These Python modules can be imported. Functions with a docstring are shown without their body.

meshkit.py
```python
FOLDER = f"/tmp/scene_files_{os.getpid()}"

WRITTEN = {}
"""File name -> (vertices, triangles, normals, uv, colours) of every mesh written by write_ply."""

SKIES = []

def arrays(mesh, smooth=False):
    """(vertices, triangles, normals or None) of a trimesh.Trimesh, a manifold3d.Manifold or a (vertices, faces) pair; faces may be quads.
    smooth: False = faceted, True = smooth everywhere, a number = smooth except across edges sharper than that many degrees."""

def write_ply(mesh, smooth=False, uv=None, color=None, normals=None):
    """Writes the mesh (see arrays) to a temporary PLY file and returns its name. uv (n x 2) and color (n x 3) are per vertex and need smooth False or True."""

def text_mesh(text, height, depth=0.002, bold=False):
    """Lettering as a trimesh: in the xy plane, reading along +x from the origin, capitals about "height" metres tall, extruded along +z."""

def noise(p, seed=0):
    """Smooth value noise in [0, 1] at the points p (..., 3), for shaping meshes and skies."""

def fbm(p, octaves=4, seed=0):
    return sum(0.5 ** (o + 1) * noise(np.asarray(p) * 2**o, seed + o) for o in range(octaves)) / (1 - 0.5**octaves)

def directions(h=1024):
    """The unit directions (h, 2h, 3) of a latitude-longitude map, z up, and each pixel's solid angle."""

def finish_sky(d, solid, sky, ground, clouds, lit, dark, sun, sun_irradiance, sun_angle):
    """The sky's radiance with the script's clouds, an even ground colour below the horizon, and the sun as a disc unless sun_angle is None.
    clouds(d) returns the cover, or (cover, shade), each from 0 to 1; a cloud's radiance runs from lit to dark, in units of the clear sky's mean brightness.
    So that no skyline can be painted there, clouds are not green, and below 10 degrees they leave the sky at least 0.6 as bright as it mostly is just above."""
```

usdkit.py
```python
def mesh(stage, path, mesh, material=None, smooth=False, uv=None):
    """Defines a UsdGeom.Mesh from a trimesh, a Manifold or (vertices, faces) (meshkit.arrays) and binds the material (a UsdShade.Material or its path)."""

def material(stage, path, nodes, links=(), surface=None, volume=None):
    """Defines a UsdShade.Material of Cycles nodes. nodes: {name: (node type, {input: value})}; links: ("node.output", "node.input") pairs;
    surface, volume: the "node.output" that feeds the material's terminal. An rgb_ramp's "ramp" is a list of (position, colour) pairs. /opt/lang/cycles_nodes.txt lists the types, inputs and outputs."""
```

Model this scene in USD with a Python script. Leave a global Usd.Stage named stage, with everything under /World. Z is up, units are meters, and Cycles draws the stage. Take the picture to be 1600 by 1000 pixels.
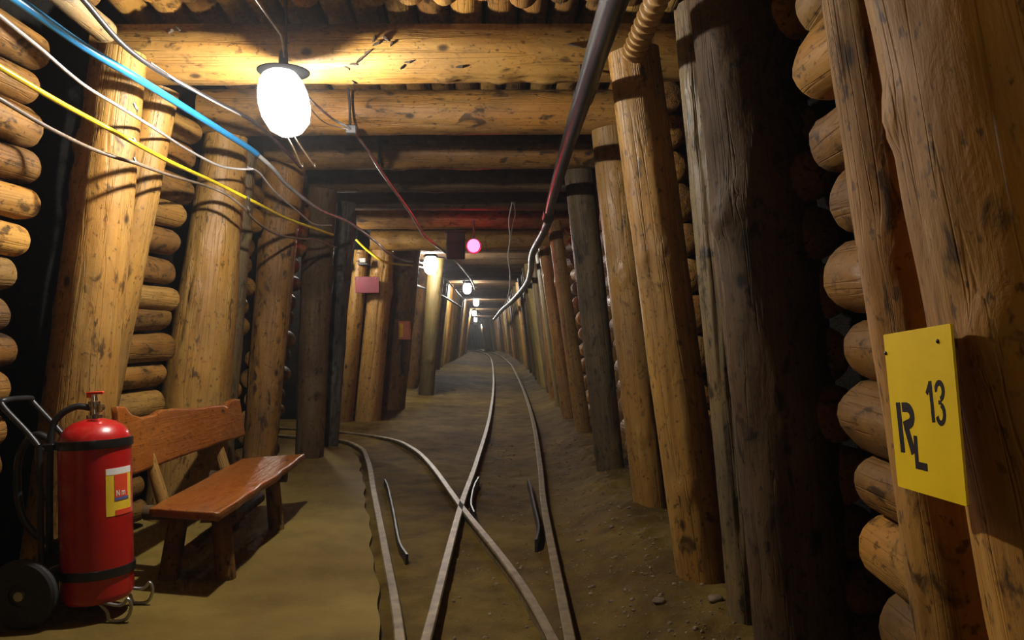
import math, random
import numpy as np, trimesh, usdkit, meshkit
from shapely.geometry import LineString, Polygon, Point, box as sbox
from shapely.ops import unary_union
from pxr import Usd, UsdGeom, UsdLux, UsdShade, Sdf, Gf, Vt

stage = Usd.Stage.CreateInMemory()
UsdGeom.SetStageUpAxis(stage, 'Z')
UsdGeom.SetStageMetersPerUnit(stage, 1.0)
UsdGeom.Xform.Define(stage, '/World')
UsdGeom.Scope.Define(stage, '/World/Looks')
RNG = np.random.default_rng(11)

# ---------------------------------------------------------------- camera, lights, exposure
F, VX, VY, EYE = 1150.0, 765.0, 505.0, 1.4       # focal length in pixels, where the drift's axis meets the picture, eye height
cam = UsdGeom.Camera.Define(stage, '/World/camera')
cam.CreateHorizontalApertureAttr(36.0)
cam.CreateFocalLengthAttr(36.0 * F / 1600)
cam.CreateHorizontalApertureOffsetAttr(36.0 * (800 - VX) / 1600)
cam.CreateVerticalApertureOffsetAttr(-36.0 * (500 - VY) / 1600)
cam.CreateClippingRangeAttr(Gf.Vec2f(0.02, 500))
cam.AddTranslateOp().Set(Gf.Vec3d(0, 0, EYE))
cam.AddRotateXOp().Set(90)
cam.CreateExposureAttr(0.0)
LAMP_NEAR, LAMP_FAR, LAMP_SIDE, LAMP_BACK, LAMP_RED = 6000.0, 310.0, 260.0, 18.0, 62.0     # emission of the lamp globes
HAZE = 0.002

# ---------------------------------------------------------------- helpers
_names = {}
def numbered(parent, name):
    k = (parent, name)
    n = _names.get(k, 0)
    _names[k] = n + 1
    return f'{parent}/{name}' if n == 0 else f'{parent}/{name}_{n:03d}'

def data(prim, label=None, cat=None, group=None, kind=None):
    for k, v in (('label', label), ('category', cat), ('group', group), ('kind', kind)):
        if v:
            prim.SetCustomDataByKey(k, v)
    return prim

def path_of(p):
    return '/World' if p is None else str(p.GetPath())

def obj(name, mesh, mat, parent=None, smooth=30, rest=None, tone=None, loc=None):
    path = numbered(path_of(parent), name)
    if rest is not None:
        smooth = True
    m = usdkit.mesh(stage, path, mesh, LOOK[mat], smooth=smooth)
    api = UsdGeom.PrimvarsAPI(m)
    if rest is not None:
        api.CreatePrimvar('rest', Sdf.ValueTypeNames.Float3Array, 'vertex').Set(Vt.Vec3fArray.FromNumpy(np.asarray(rest, np.float32)))
    if tone is not None:
        api.CreatePrimvar('tone', Sdf.ValueTypeNames.FloatArray, 'vertex').Set(Vt.FloatArray.FromNumpy(np.full(len(m.GetPointsAttr().Get()), tone, np.float32)))
    if loc is not None:
        m.AddTranslateOp().Set(Gf.Vec3d(*map(float, loc)))
    return m.GetPrim()

def thing(name, loc, label, cat, group=None, rotz=0.0):
    x = UsdGeom.Xform.Define(stage, numbered('/World', name))
    x.AddTranslateOp().Set(Gf.Vec3d(*map(float, loc)))
    if rotz:
        x.AddRotateZOp().Set(rotz)
    return data(x.GetPrim(), label, cat, group)

def W(px, py, d):
    return np.array([(px - VX) / F * d, d, EYE + (VY - py) / F * d])

def catmull(pts, n=8):
    p = np.asarray(pts, float)
    if len(p) < 3:
        return np.linspace(p[0], p[-1], n + 1)
    q = np.vstack([2 * p[0] - p[1], p, 2 * p[-1] - p[-2]])
    out = []
    for i in range(1, len(q) - 2):
        a, b, c, d = q[i - 1], q[i], q[i + 1], q[i + 2]
        for t in np.arange(n) / n:
            out.append(0.5 * (2 * b + (c - a) * t + (2 * a - 5 * b + 4 * c - d) * t * t + (3 * b - a - 3 * c + d) * t ** 3))
    out.append(p[-1])
    return np.array(out)

def frames(p):
    t = np.gradient(p, axis=0)
    t /= np.linalg.norm(t, axis=1, keepdims=True) + 1e-12
    ref = np.array([0, 0, 1.0]) if abs(t[0, 2]) < 0.85 else np.array([0, 1.0, 0])
    a = np.cross(t[0], ref); a /= np.linalg.norm(a)
    A = [a]
    for i in range(1, len(p)):
        a = A[-1] - t[i] * np.dot(A[-1], t[i])
        A.append(a / (np.linalg.norm(a) + 1e-12))
    A = np.array(A)
    return t, A, np.cross(t, A)

def ring_faces(nr, ns):
    i, j = np.meshgrid(np.arange(nr - 1), np.arange(ns), indexing='ij')
    a, b = i * ns + j, i * ns + (j + 1) % ns
    return np.concatenate([np.stack([a, b, b + ns], -1).reshape(-1, 3), np.stack([a, b + ns, a + ns], -1).reshape(-1, 3)])

def tube(pts, r, ns=10, n=8, smoothpath=True):
    p = catmull(pts, n) if smoothpath else np.asarray(pts, float)
    t, A, B = frames(p)
    rr = np.broadcast_to(r, (len(p),)) if np.ndim(r) == 0 or len(r) == len(p) else np.interp(np.linspace(0, 1, len(p)), np.linspace(0, 1, len(r)), r)
    ang = np.arange(ns) * 2 * np.pi / ns
    v = p[:, None] + rr[:, None, None] * (np.cos(ang)[None, :, None] * A[:, None] + np.sin(ang)[None, :, None] * B[:, None])
    v = np.vstack([v.reshape(-1, 3), p[:1], p[-1:]])
    f = ring_faces(len(p), ns)
    k, L = np.arange(ns), (len(p) - 1) * ns
    c0, c1 = len(v) - 2, len(v) - 1
    f = np.vstack([f, np.stack([np.full(ns, c0), (k + 1) % ns, k], 1), np.stack([np.full(ns, c1), L + k, L + (k + 1) % ns], 1)])
    return trimesh.Trimesh(v, f, process=False)

def join(ms):
    return trimesh.util.concatenate([trimesh.Trimesh(*meshkit.arrays(m)[:2], process=False) for m in ms])

def boxm(sx, sy, sz, c=(0, 0, 0), bev=0.0):
    if bev:
        import manifold3d as m3
        pts = np.array([[x * (sx / 2 - a), y * (sy / 2 - b), z * (sz / 2 - c_)] for x in (-1, 1) for y in (-1, 1) for z in (-1, 1)
                        for a, b, c_ in ((0, bev, bev), (bev, 0, bev), (bev, bev, 0))])
        m = trimesh.convex.convex_hull(pts)
    else:
        m = trimesh.creation.box((sx, sy, sz))
    m.apply_translation(c)
    return m

def lathe(profile, ns=40):
    return trimesh.creation.revolve(np.array(profile, float), sections=ns)

def log(p0, p1, r0, r1, seed=0, ns=20, step=0.12, rough=0.05, knots=0, cracks=0, round0=0.0, round1=0.0, bow=0.0, hew=0.0):
    """A debarked log from p0 to p1: (vertices, faces, rest coordinates). Lobed section, bulging knots, drying cracks, hewn ends."""
    g = np.random.default_rng(seed)
    p0, p1 = np.asarray(p0, float), np.asarray(p1, float)
    L = np.linalg.norm(p1 - p0)
    t = (p1 - p0) / L
    ref = np.array([0, 0, 1.0]) if abs(t[2]) < 0.8 else np.array([0, 1.0, 0])
    A = np.cross(ref, t); A /= np.linalg.norm(A)
    B = np.cross(t, A)
    s = np.linspace(0, L, max(3, int(round(L / step)) + 1))
    ends0 = [0.0, 0.012 * L * 0 + 0.0]
    prof = np.ones(len(s))
    def endprof(rd, r):
        k = np.array([0.0, 0.12, 0.32, 0.6, 1.0])
        return k * rd, np.sqrt(np.clip(1 - (1 - k) ** 2.2, 0, 1)) * 0.75 + 0.25 * (k > -1)
    S, Pf = s.copy(), prof.copy()
    if round0:
        k, q = endprof(round0, r0)
        keep = S > round0 * 1.2
        S, Pf = np.concatenate([k, S[keep]]), np.concatenate([q, Pf[keep]])
    if round1:
        k, q = endprof(round1, r1)
        keep = S < L - round1 * 1.2
        S, Pf = np.concatenate([S[keep], (L - k)[::-1]]), np.concatenate([Pf[keep], q[::-1]])
    th = np.arange(ns) * 2 * np.pi / ns
    SS, TH = np.meshgrid(S, th, indexing='ij')
    R = (r0 + (r1 - r0) * SS / L)
    ph = g.uniform(0, 6.28, 6)
    am = g.normal(0, 1, 4)
    o = g.uniform(0, 900, 3)
    lobe = rough * (0.55 * am[0] * np.cos(2 * TH + ph[0] + 0.3 * SS) + 0.4 * am[1] * np.cos(3 * TH + ph[1] - 0.25 * SS) + 0.25 * am[2] * np.cos(5 * TH + ph[2]))
    P = np.stack([np.cos(TH) * 1.4, np.sin(TH) * 1.4, SS * 2.0], -1) + o
    n1 = (meshkit.fbm(P * [1.5, 1.5, 1], 3, seed) - 0.5) * rough * 2.2
    P2 = np.stack([np.cos(TH) * 5, np.sin(TH) * 5, SS * 3.0], -1) + o
    n2 = (meshkit.noise(P2, seed + 3) - 0.5) * rough * 0.7
    R = R * (1 + lobe * 0.8 + n1 + n2)
    if hew:
        R = np.minimum(R, (r0 + r1) / 2 * (1 - hew) / np.maximum(0.25, np.abs(np.cos(TH - ph[3]))) ** 0.5 * 1.08)
    for _ in range(knots):
        s0, a0, w, h = g.uniform(0.1, 0.95) * L, g.uniform(0, 6.28), g.uniform(0.03, 0.06), g.uniform(0.08, 0.2)
        dth = (TH - a0 + np.pi) % (2 * np.pi) - np.pi
        d2 = ((dth * r0) / w) ** 2 + ((SS - s0) / (w * 1.3)) ** 2
        R = R + r0 * h * np.exp(-d2) - r0 * h * 0.8 * np.exp(-d2 * 9)
    for _ in range(cracks):
        a0, s0, s1 = g.uniform(0, 6.28), g.uniform(0, 0.5) * L, g.uniform(0.6, 1.1) * L
        wob = 0.12 * np.sin(SS * 1.3 + g.uniform(0, 6)) + 0.05 * np.sin(SS * 5 + g.uniform(0, 6))
        dth = (TH - a0 - wob + np.pi) % (2 * np.pi) - np.pi
        fade = np.clip((SS - s0) * 3, 0, 1) * np.clip((s1 - SS) * 3, 0, 1)
        R = R - r0 * 0.08 * fade * np.exp(-(dth * r0 / 0.011) ** 2)
    R = R * Pf[:, None]
    cx = bow * np.sin(np.pi * SS / L)
    v = p0 + SS[..., None] * t + (R * np.cos(TH) + cx)[..., None] * A + (R * np.sin(TH))[..., None] * B
    rest = np.stack([R * np.cos(TH), R * np.sin(TH), SS], -1) + g.uniform(0, 60, 3)
    nr = len(S)
    v, rest = v.reshape(-1, 3), rest.reshape(-1, 3)
    f = ring_faces(nr, ns)
    # end discs on rings of their own, so that the rims stay crisp
    for ring, flip in ((0, True), (nr - 1, False)):
        idx = np.arange(ns) + ring * ns
        base = len(v)
        c = v[idx].mean(0)
        v = np.vstack([v, v[idx], c])
        rest = np.vstack([rest, rest[idx], rest[idx].mean(0)])
        k = np.arange(ns)
        tri = np.stack([np.full(ns, base + ns), base + k, base + (k + 1) % ns], 1)
        f = np.vstack([f, tri[:, ::-1] if flip else tri])
    return v, f, rest

# ---------------------------------------------------------------- materials
LOOK = {}
def mat(name, nodes, links=(), surface='p.BSDF', volume=None):
    LOOK[name] = usdkit.material(stage, f'/World/Looks/{name}', nodes, links, surface=surface, volume=volume)

def plain(name, color, rough=0.5, metallic=0.0, coat=0.0, var=0.12, scale=9.0, bump=0.0, spec=0.5):
    c = np.array(color, float)
    nodes = {'tc': ('geometry', {}), 'n': ('noise_texture', {'scale': scale, 'detail': 4.0}),
             'r': ('rgb_ramp', {'ramp': [(0.3, tuple(c * (1 - 2 * var))), (0.7, tuple(np.clip(c * (1 + var), 0, 1)))]}),
             'p': ('principled_bsdf', {'roughness': rough, 'metallic': metallic, 'specular_ior_level': spec, 'coat_weight': coat, 'coat_roughness': 0.15})}
    links = [('tc.position', 'n.vector'), ('n.fac', 'r.fac'), ('r.color', 'p.base_color')]
    if bump:
        nodes['b'] = ('bump', {'strength': bump, 'distance': 0.01})
        links += [('n.fac', 'b.height'), ('b.normal', 'p.normal')]
    mat(name, nodes, links)

def wood(name, light, mid, dark, bark=0.64, rough=0.5, spec=0.45, stain=0.5, line=0.35):
    light, mid, dark = (tuple(np.array(c) * 0.75) for c in (light, mid, dark))
    tint = tuple(np.clip(np.array(light) * [0.80, 0.66, 0.46], 0, 1))
    nodes = {
        'at': ('attribute', {'attribute': 'rest'}), 'tn': ('attribute', {'attribute': 'tone'}),
        'm1': ('mapping', {'scale': (10, 10, 0.7)}), 'g': ('noise_texture', {'scale': 3.0, 'detail': 6.0, 'roughness': 0.62}),
        'm2': ('mapping', {'scale': (1.0, 1.0, 0.55)}), 's': ('noise_texture', {'scale': 3.2, 'detail': 4.0, 'roughness': 0.6}),
        'm3': ('mapping', {'scale': (9, 9, 0.28)}), 'k': ('noise_texture', {'scale': 2.2, 'detail': 2.0, 'distortion': 0.3}),
        'm4': ('mapping', {'scale': (1.0, 1.0, 0.5)}), 'q': ('noise_texture', {'scale': 13.0, 'detail': 5.0, 'roughness': 0.6, 'distortion': 0.5}),
        'm5': ('mapping', {'scale': (1.0, 1.0, 0.62)}), 'v': ('voronoi_texture', {'scale': 4.2, 'randomness': 1.0}),
        'vr': ('rgb_ramp', {'ramp': [(0.0, (1, 1, 1)), (0.055, (0.85, 0.85, 0.85)), (0.11, (0, 0, 0)), (1, (0, 0, 0))]}),
        'gr': ('rgb_ramp', {'ramp': [(0.25, mid), (0.72, light)]}),
        'sr': ('rgb_ramp', {'ramp': [(0.40, (0, 0, 0)), (0.70, (stain,) * 3)]}),
        'c1': ('mix_color', {'b': dark}),
        'kr': ('rgb_ramp', {'ramp': [(0.475, (0, 0, 0)), (0.495, (line,) * 3), (0.505, (line,) * 3), (0.525, (0, 0, 0))]}),
        'm6': ('mapping', {'scale': (1.0, 1.0, 0.35), 'location': (31.0, 7.0, 3.0)}), 'w': ('noise_texture', {'scale': 4.5, 'detail': 5.0, 'roughness': 0.65}),
        'wr': ('rgb_ramp', {'ramp': [(0.42, (0, 0, 0)), (0.62, (0.85, 0.85, 0.85))]}), 'c0': ('mix_color', {'b': tint}),
        'km': ('math', {'math_type': 'multiply'}),
        'c2': ('mix_color', {'b': tuple(np.array(dark) * 0.4)}),
        'qr': ('rgb_ramp', {'ramp': [(bark, (0, 0, 0)), (bark + 0.09, (0.85, 0.85, 0.85))]}),
        'c3': ('mix_color', {'b': tuple(np.array(dark) * 0.45)}),
        'c4': ('mix_color', {'b': tuple(np.array(dark) * 0.3)}),
        'h': ('hsv', {}), 'rr': ('map_range', {'from_min': 0.3, 'from_max': 0.7, 'to_min': rough - 0.12, 'to_max': rough + 0.18}),
        'hb': ('math', {'math_type': 'multiply_add', 'value2': 0.5}), 'hc': ('math', {'math_type': 'subtract'}), 'hd': ('math', {'math_type': 'multiply_add', 'value2': 0.8}),
        'm7': ('mapping', {'scale': (1.0, 1.0, 0.6), 'location': (11.0, 3.0, 9.0)}), 'u': ('noise_texture', {'scale': 42.0, 'detail': 3.0, 'roughness': 0.55}),
        'ur': ('rgb_ramp', {'ramp': [(0.60, (0, 0, 0)), (0.68, (0.7, 0.7, 0.7))]}), 'c5': ('mix_color', {'b': tuple(np.array(dark) * 0.6)}),
        'bp': ('bump', {'strength': 0.5, 'distance': 0.012}),
        'p': ('principled_bsdf', {'specular_ior_level': spec}),
    }
    links = [('at.vector', f'm{i}.vector') for i in range(1, 8)] + [
        ('m1.vector', 'g.vector'), ('m2.vector', 's.vector'), ('m3.vector', 'k.vector'), ('m4.vector', 'q.vector'), ('m5.vector', 'v.vector'),
        ('g.fac', 'gr.fac'), ('s.fac', 'sr.fac'), ('k.fac', 'kr.fac'), ('q.fac', 'qr.fac'), ('v.distance', 'vr.fac'),
        ('m6.vector', 'w.vector'), ('w.fac', 'wr.fac'), ('wr.color', 'c0.fac'), ('gr.color', 'c0.a'), ('c0.result', 'c1.a'), ('sr.color', 'c1.fac'), ('c1.result', 'c2.a'),
        ('kr.color', 'km.value1'), ('s.fac', 'km.value2'), ('km.value', 'c2.fac'),
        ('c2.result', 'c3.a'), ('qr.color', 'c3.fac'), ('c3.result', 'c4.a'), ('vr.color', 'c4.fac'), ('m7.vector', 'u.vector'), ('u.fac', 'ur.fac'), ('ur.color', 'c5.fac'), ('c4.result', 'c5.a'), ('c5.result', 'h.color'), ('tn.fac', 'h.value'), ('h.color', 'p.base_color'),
        ('s.fac', 'rr.value'), ('rr.result', 'p.roughness'),
        ('g.fac', 'hb.value1'), ('q.fac', 'hb.value3'), ('hb.value', 'hc.value1'), ('kr.color', 'hc.value2'), ('hc.value', 'bp.height'), ('bp.normal', 'p.normal')]
    nodes.pop('hd')
    mat(name, nodes, links)

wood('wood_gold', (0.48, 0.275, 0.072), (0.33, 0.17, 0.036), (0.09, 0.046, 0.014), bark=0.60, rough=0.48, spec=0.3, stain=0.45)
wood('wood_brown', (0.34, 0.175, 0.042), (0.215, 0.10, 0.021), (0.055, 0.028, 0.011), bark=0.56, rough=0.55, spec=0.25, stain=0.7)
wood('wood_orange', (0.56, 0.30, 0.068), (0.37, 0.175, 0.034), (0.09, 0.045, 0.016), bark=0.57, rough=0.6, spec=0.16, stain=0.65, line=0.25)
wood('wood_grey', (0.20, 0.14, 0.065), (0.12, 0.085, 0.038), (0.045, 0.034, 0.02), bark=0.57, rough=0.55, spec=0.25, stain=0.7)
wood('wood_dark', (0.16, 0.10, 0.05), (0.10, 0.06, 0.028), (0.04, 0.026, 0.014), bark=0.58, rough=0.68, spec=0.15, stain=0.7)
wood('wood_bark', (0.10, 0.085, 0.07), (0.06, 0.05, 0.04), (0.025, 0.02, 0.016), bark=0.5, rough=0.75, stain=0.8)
wood('wood_green', (0.33, 0.24, 0.06), (0.22, 0.155, 0.035), (0.10, 0.08, 0.03), bark=0.66, rough=0.5, stain=0.5)
wood('varnished_wood', (0.36, 0.12, 0.018), (0.29, 0.085, 0.011), (0.11, 0.03, 0.008), bark=0.85, rough=0.3, spec=0.6, stain=0.4, line=0.12)
plain('black_matt', (0.008, 0.008, 0.009), 0.8)
plain('cable_dark', (0.028, 0.026, 0.026), 0.4, var=0.1)
plain('cable_pale', (0.30, 0.29, 0.28), 0.32, var=0.2)
plain('steel_dark', (0.05, 0.05, 0.052), 0.42, 0.7)
plain('steel_zinc', (0.45, 0.45, 0.44), 0.38, 0.9)
plain('chrome', (0.7, 0.69, 0.66), 0.2, 1.0, var=0.05)
plain('rubber', (0.012, 0.012, 0.012), 0.45, var=0.1)
plain('tyre', (0.02, 0.02, 0.02), 0.7, var=0.1)
plain('black_paint', (0.012, 0.011, 0.011), 0.3, coat=0.3)
plain('red_paint', (0.40, 0.008, 0.007), 0.32, coat=0.5, var=0.06)
plain('red_plastic', (0.70, 0.05, 0.02), 0.4, var=0.05)
plain('maroon_paint', (0.15, 0.012, 0.022), 0.5)
plain('orange_paint', (0.65, 0.13, 0.01), 0.45)
plain('yellow_paint', (0.92, 0.61, 0.003), 0.6, var=0.03, spec=0.12)
plain('ink', (0.016, 0.006, 0.006), 0.7, var=0.1, spec=0.15)
plain('label_white', (0.75, 0.72, 0.68), 0.45, var=0.03)
plain('label_yellow', (0.75, 0.52, 0.03), 0.45, var=0.04)
plain('label_red', (0.68, 0.06, 0.02), 0.45, var=0.04)
plain('label_blue', (0.10, 0.11, 0.28), 0.45, var=0.04)
plain('hose_blue', (0.022, 0.22, 0.48), 0.38, var=0.05)
plain('cable_white', (0.36, 0.33, 0.30), 0.42, var=0.1)
plain('cable_yellow', (0.60, 0.44, 0.012), 0.4, var=0.06)
plain('cable_brown', (0.14, 0.10, 0.065), 0.5, var=0.15)
plain('cable_grey', (0.07, 0.066, 0.066), 0.35, var=0.15)
plain('pipe_black', (0.013, 0.014, 0.016), 0.42, spec=0.4)
plain('duct_tan', (0.30, 0.165, 0.048), 0.5)
plain('bark', (0.05, 0.03, 0.016), 0.8, var=0.3, scale=40)
plain('stone', (0.16, 0.11, 0.06), 0.85, var=0.3, bump=0.4, scale=25)

def ground(name, cols, scale, rough, bump, dist):
    cols = [tuple(np.array(c) * 0.76) for c in cols]
    mat(name, {'g': ('geometry', {}), 'n': ('noise_texture', {'scale': scale, 'detail': 9.0, 'roughness': 0.62}), 'n2': ('noise_texture', {'scale': scale * 0.23, 'detail': 4.0}),
               'n3': ('noise_texture', {'scale': 55.0, 'detail': 5.0, 'roughness': 0.65}),
               'r': ('rgb_ramp', {'ramp': [(0.28, cols[0]), (0.5, cols[1]), (0.72, cols[2])]}), 'r2': ('rgb_ramp', {'ramp': [(0.35, (0.55, 0.5, 0.45)), (0.62, (1, 1, 1))]}),
               'x': ('mix_color', {'blend_type': 'multiply', 'fac': 1.0}), 'a': ('math', {'math_type': 'multiply_add', 'value2': 0.6}),
               'b': ('bump', {'strength': bump, 'distance': dist}), 'p': ('principled_bsdf', {'roughness': rough, 'specular_ior_level': 0.1})},
        [('g.position', 'n.vector'), ('g.position', 'n2.vector'), ('g.position', 'n3.vector'), ('n.fac', 'r.fac'), ('n2.fac', 'r2.fac'), ('r.color', 'x.a'), ('r2.color', 'x.b'), ('x.result', 'p.base_color'),
         ('n3.fac', 'a.value1'), ('n.fac', 'a.value3'), ('a.value', 'b.height'), ('b.normal', 'p.normal')])
ground('dirt', ((0.08, 0.050, 0.012), (0.155, 0.098, 0.021), (0.22, 0.145, 0.031)), 4.0, 0.85, 0.7, 0.02)
ground('walkway', ((0.18, 0.122, 0.025), (0.26, 0.182, 0.044), (0.32, 0.228, 0.058)), 2.2, 0.75, 0.35, 0.008)
ground('rock', ((0.008, 0.007, 0.006), (0.018, 0.015, 0.012), (0.032, 0.027, 0.021)), 3.0, 0.9, 0.9, 0.05)
mat('rail_steel', {'g': ('geometry', {}), 'n': ('noise_texture', {'scale': 14.0, 'detail': 6.0}), 'r': ('rgb_ramp', {'ramp': [(0.3, (0.085, 0.06, 0.028)), (0.7, (0.22, 0.165, 0.085))]}),
                   'b': ('bump', {'strength': 0.3, 'distance': 0.004}), 'p': ('principled_bsdf', {'metallic': 0.3, 'roughness': 0.5, 'specular_ior_level': 0.3})},
    [('g.position', 'n.vector'), ('n.fac', 'r.fac'), ('r.color', 'p.base_color'), ('n.fac', 'b.height'), ('b.normal', 'p.normal')])
mat('lamp_glass', {'t': ('transparent_bsdf', {'color': (0.97, 0.97, 0.97)}), 'e': ('emission', {'color': (1.0, 0.97, 0.95), 'strength': 14.0}), 'm': ('mix_closure', {'fac': 0.25})},
    [('t.BSDF', 'm.closure1'), ('e.emission', 'm.closure2')], surface='m.closure')
mat('soot', {'d': ('diffuse_bsdf', {'color': (0.0007, 0.0007, 0.0007)})}, surface='d.BSDF')
def lampmat(name, color, strength):
    mat(name, {'e': ('emission', {'color': color, 'strength': strength})}, surface='e.emission')
lampmat('lamp_near', (1.0, 0.95, 0.88), LAMP_NEAR)
lampmat('lamp_far', (1.0, 0.95, 0.88), LAMP_FAR)
lampmat('lamp_side', (1.0, 0.93, 0.82), LAMP_SIDE)
lampmat('lamp_back', (1.0, 0.86, 0.66), LAMP_BACK)
lampmat('lamp_red', (1.0, 0.009, 0.045), LAMP_RED)

# ---------------------------------------------------------------- the drift's plan
def dip(y):                                     # the drift falls away beyond 25 m
    return -0.025 * np.maximum(np.asarray(y, float) - 25, 0)
def bend(y):                                    # and swings left beyond 40 m
    return -0.0017 * np.maximum(np.asarray(y, float) - 40, 0) ** 2
def xl(y):                                      # foot of the left posts
    return np.interp(y, [0, 3.95, 5.3, 6.6, 7.8, 10.9, 17, 29, 90], [-2.50, -2.32, -2.16, -2.04, -1.95, -1.80, -1.70, -1.58, -1.58]) + bend(y)
def xr(y):
    return np.interp(y, [0, 1.75, 3.0, 3.95, 5.4, 8, 17, 90], [1.10, 1.12, 1.26, 1.16, 1.20, 1.25, 1.27, 1.27]) + bend(y)
LEAN = 0.13
HZ = 2.79                                       # underside of the beams

rail_main_l = np.array([[-0.36, -3.0], [-0.33, 1.5], [-0.283, 3.25], [-0.22, 5.65], [-0.13, 7.5], [0.0, 11.1], [0.09, 16.9], [0.10, 25], [0.02, 37], [-0.25, 47], [-0.75, 58], [-1.7, 70], [-3.3, 84]])
rail_main_r = rail_main_l + np.interp(rail_main_l[:, 1], [3, 80], [0.64, 0.64])[:, None] * [1, 0]
rail_br_r = np.array([[0.338, 2.55], [0.283, 3.25], [0.127, 4.18], [-0.22, 5.65], [-0.56, 7.2], [-0.86, 8.25], [-1.25, 8.98], [-2.1, 9.6], [-3.4, 10.05]])
rail_br_l = np.array([[-0.305, 2.35], [-0.396, 3.25], [-0.67, 4.67], [-0.98, 6.2], [-1.24, 7.49], [-1.50, 8.40], [-2.0, 8.98], [-3.4, 9.40]])

def fz(x, y):
    """Height of the dirt floor."""
    x, y = np.asarray(x, float), np.asarray(y, float)
    P = np.stack([x, y, x * 0], -1)
    c = np.interp(y, rail_main_l[:, 1], rail_main_l[:, 0]) + 0.32
    u = x - c
    z = -0.06 + 0.022 * (meshkit.fbm(P * 2.1, 4, 5) - 0.5) + 0.02 * (meshkit.fbm(P * 9, 3, 9) - 0.5)
    near = np.exp(-((u) / 0.30) ** 4) * np.clip((13 - y) / 4, 0, 1)
    z = z - 0.025 * near
    side = np.clip((u - 0.42) / 0.55, 0, 1)
    side = side * side * (3 - 2 * side)
    z = z + side * (0.13 + 0.07 * (meshkit.fbm(P * 1.7, 3, 2) - 0.5) + 0.05 * (meshkit.fbm(P * 6, 3, 4) - 0.5) + 0.03 * (meshkit.fbm(P * 20, 2, 4) - 0.5))
    left = np.clip((-u - 0.55) / 0.4, 0, 1)
    z = z + left * np.clip((y - 8.3) / 0.8, 0, 1) * (0.035 + 0.05 * np.clip((-u - 1.2) / 0.6, 0, 1) * np.clip((y - 11) / 3, 0, 1))
    return z + dip(y)

# ---------------------------------------------------------------- floor, walkway, rock shell
def grid(xs, ys, zf):
    X, Y = np.meshgrid(xs, ys, indexing='ij')
    Z = zf(X, Y)
    nx, ny = len(xs), len(ys)
    i, j = np.meshgrid(np.arange(nx - 1), np.arange(ny - 1), indexing='ij')
    a = i * ny + j
    f = np.vstack([np.stack([a, a + ny, a + ny + 1], -1).reshape(-1, 3), np.stack([a, a + ny + 1, a + 1], -1).reshape(-1, 3)])
    return np.stack([X, Y, Z], -1).reshape(-1, 3), f
ys = np.concatenate([np.arange(-9, 2, 0.25), np.arange(2, 9, 0.035), np.arange(9, 18, 0.1), np.arange(18, 95, 0.6)])
xs = np.concatenate([np.arange(-9.5, -2.6, 0.4), np.arange(-2.6, 2.2, 0.035), np.arange(2.2, 4, 0.4)])
data(obj('floor', grid(xs, ys, fz), 'dirt', smooth=True), kind='structure')

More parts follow.
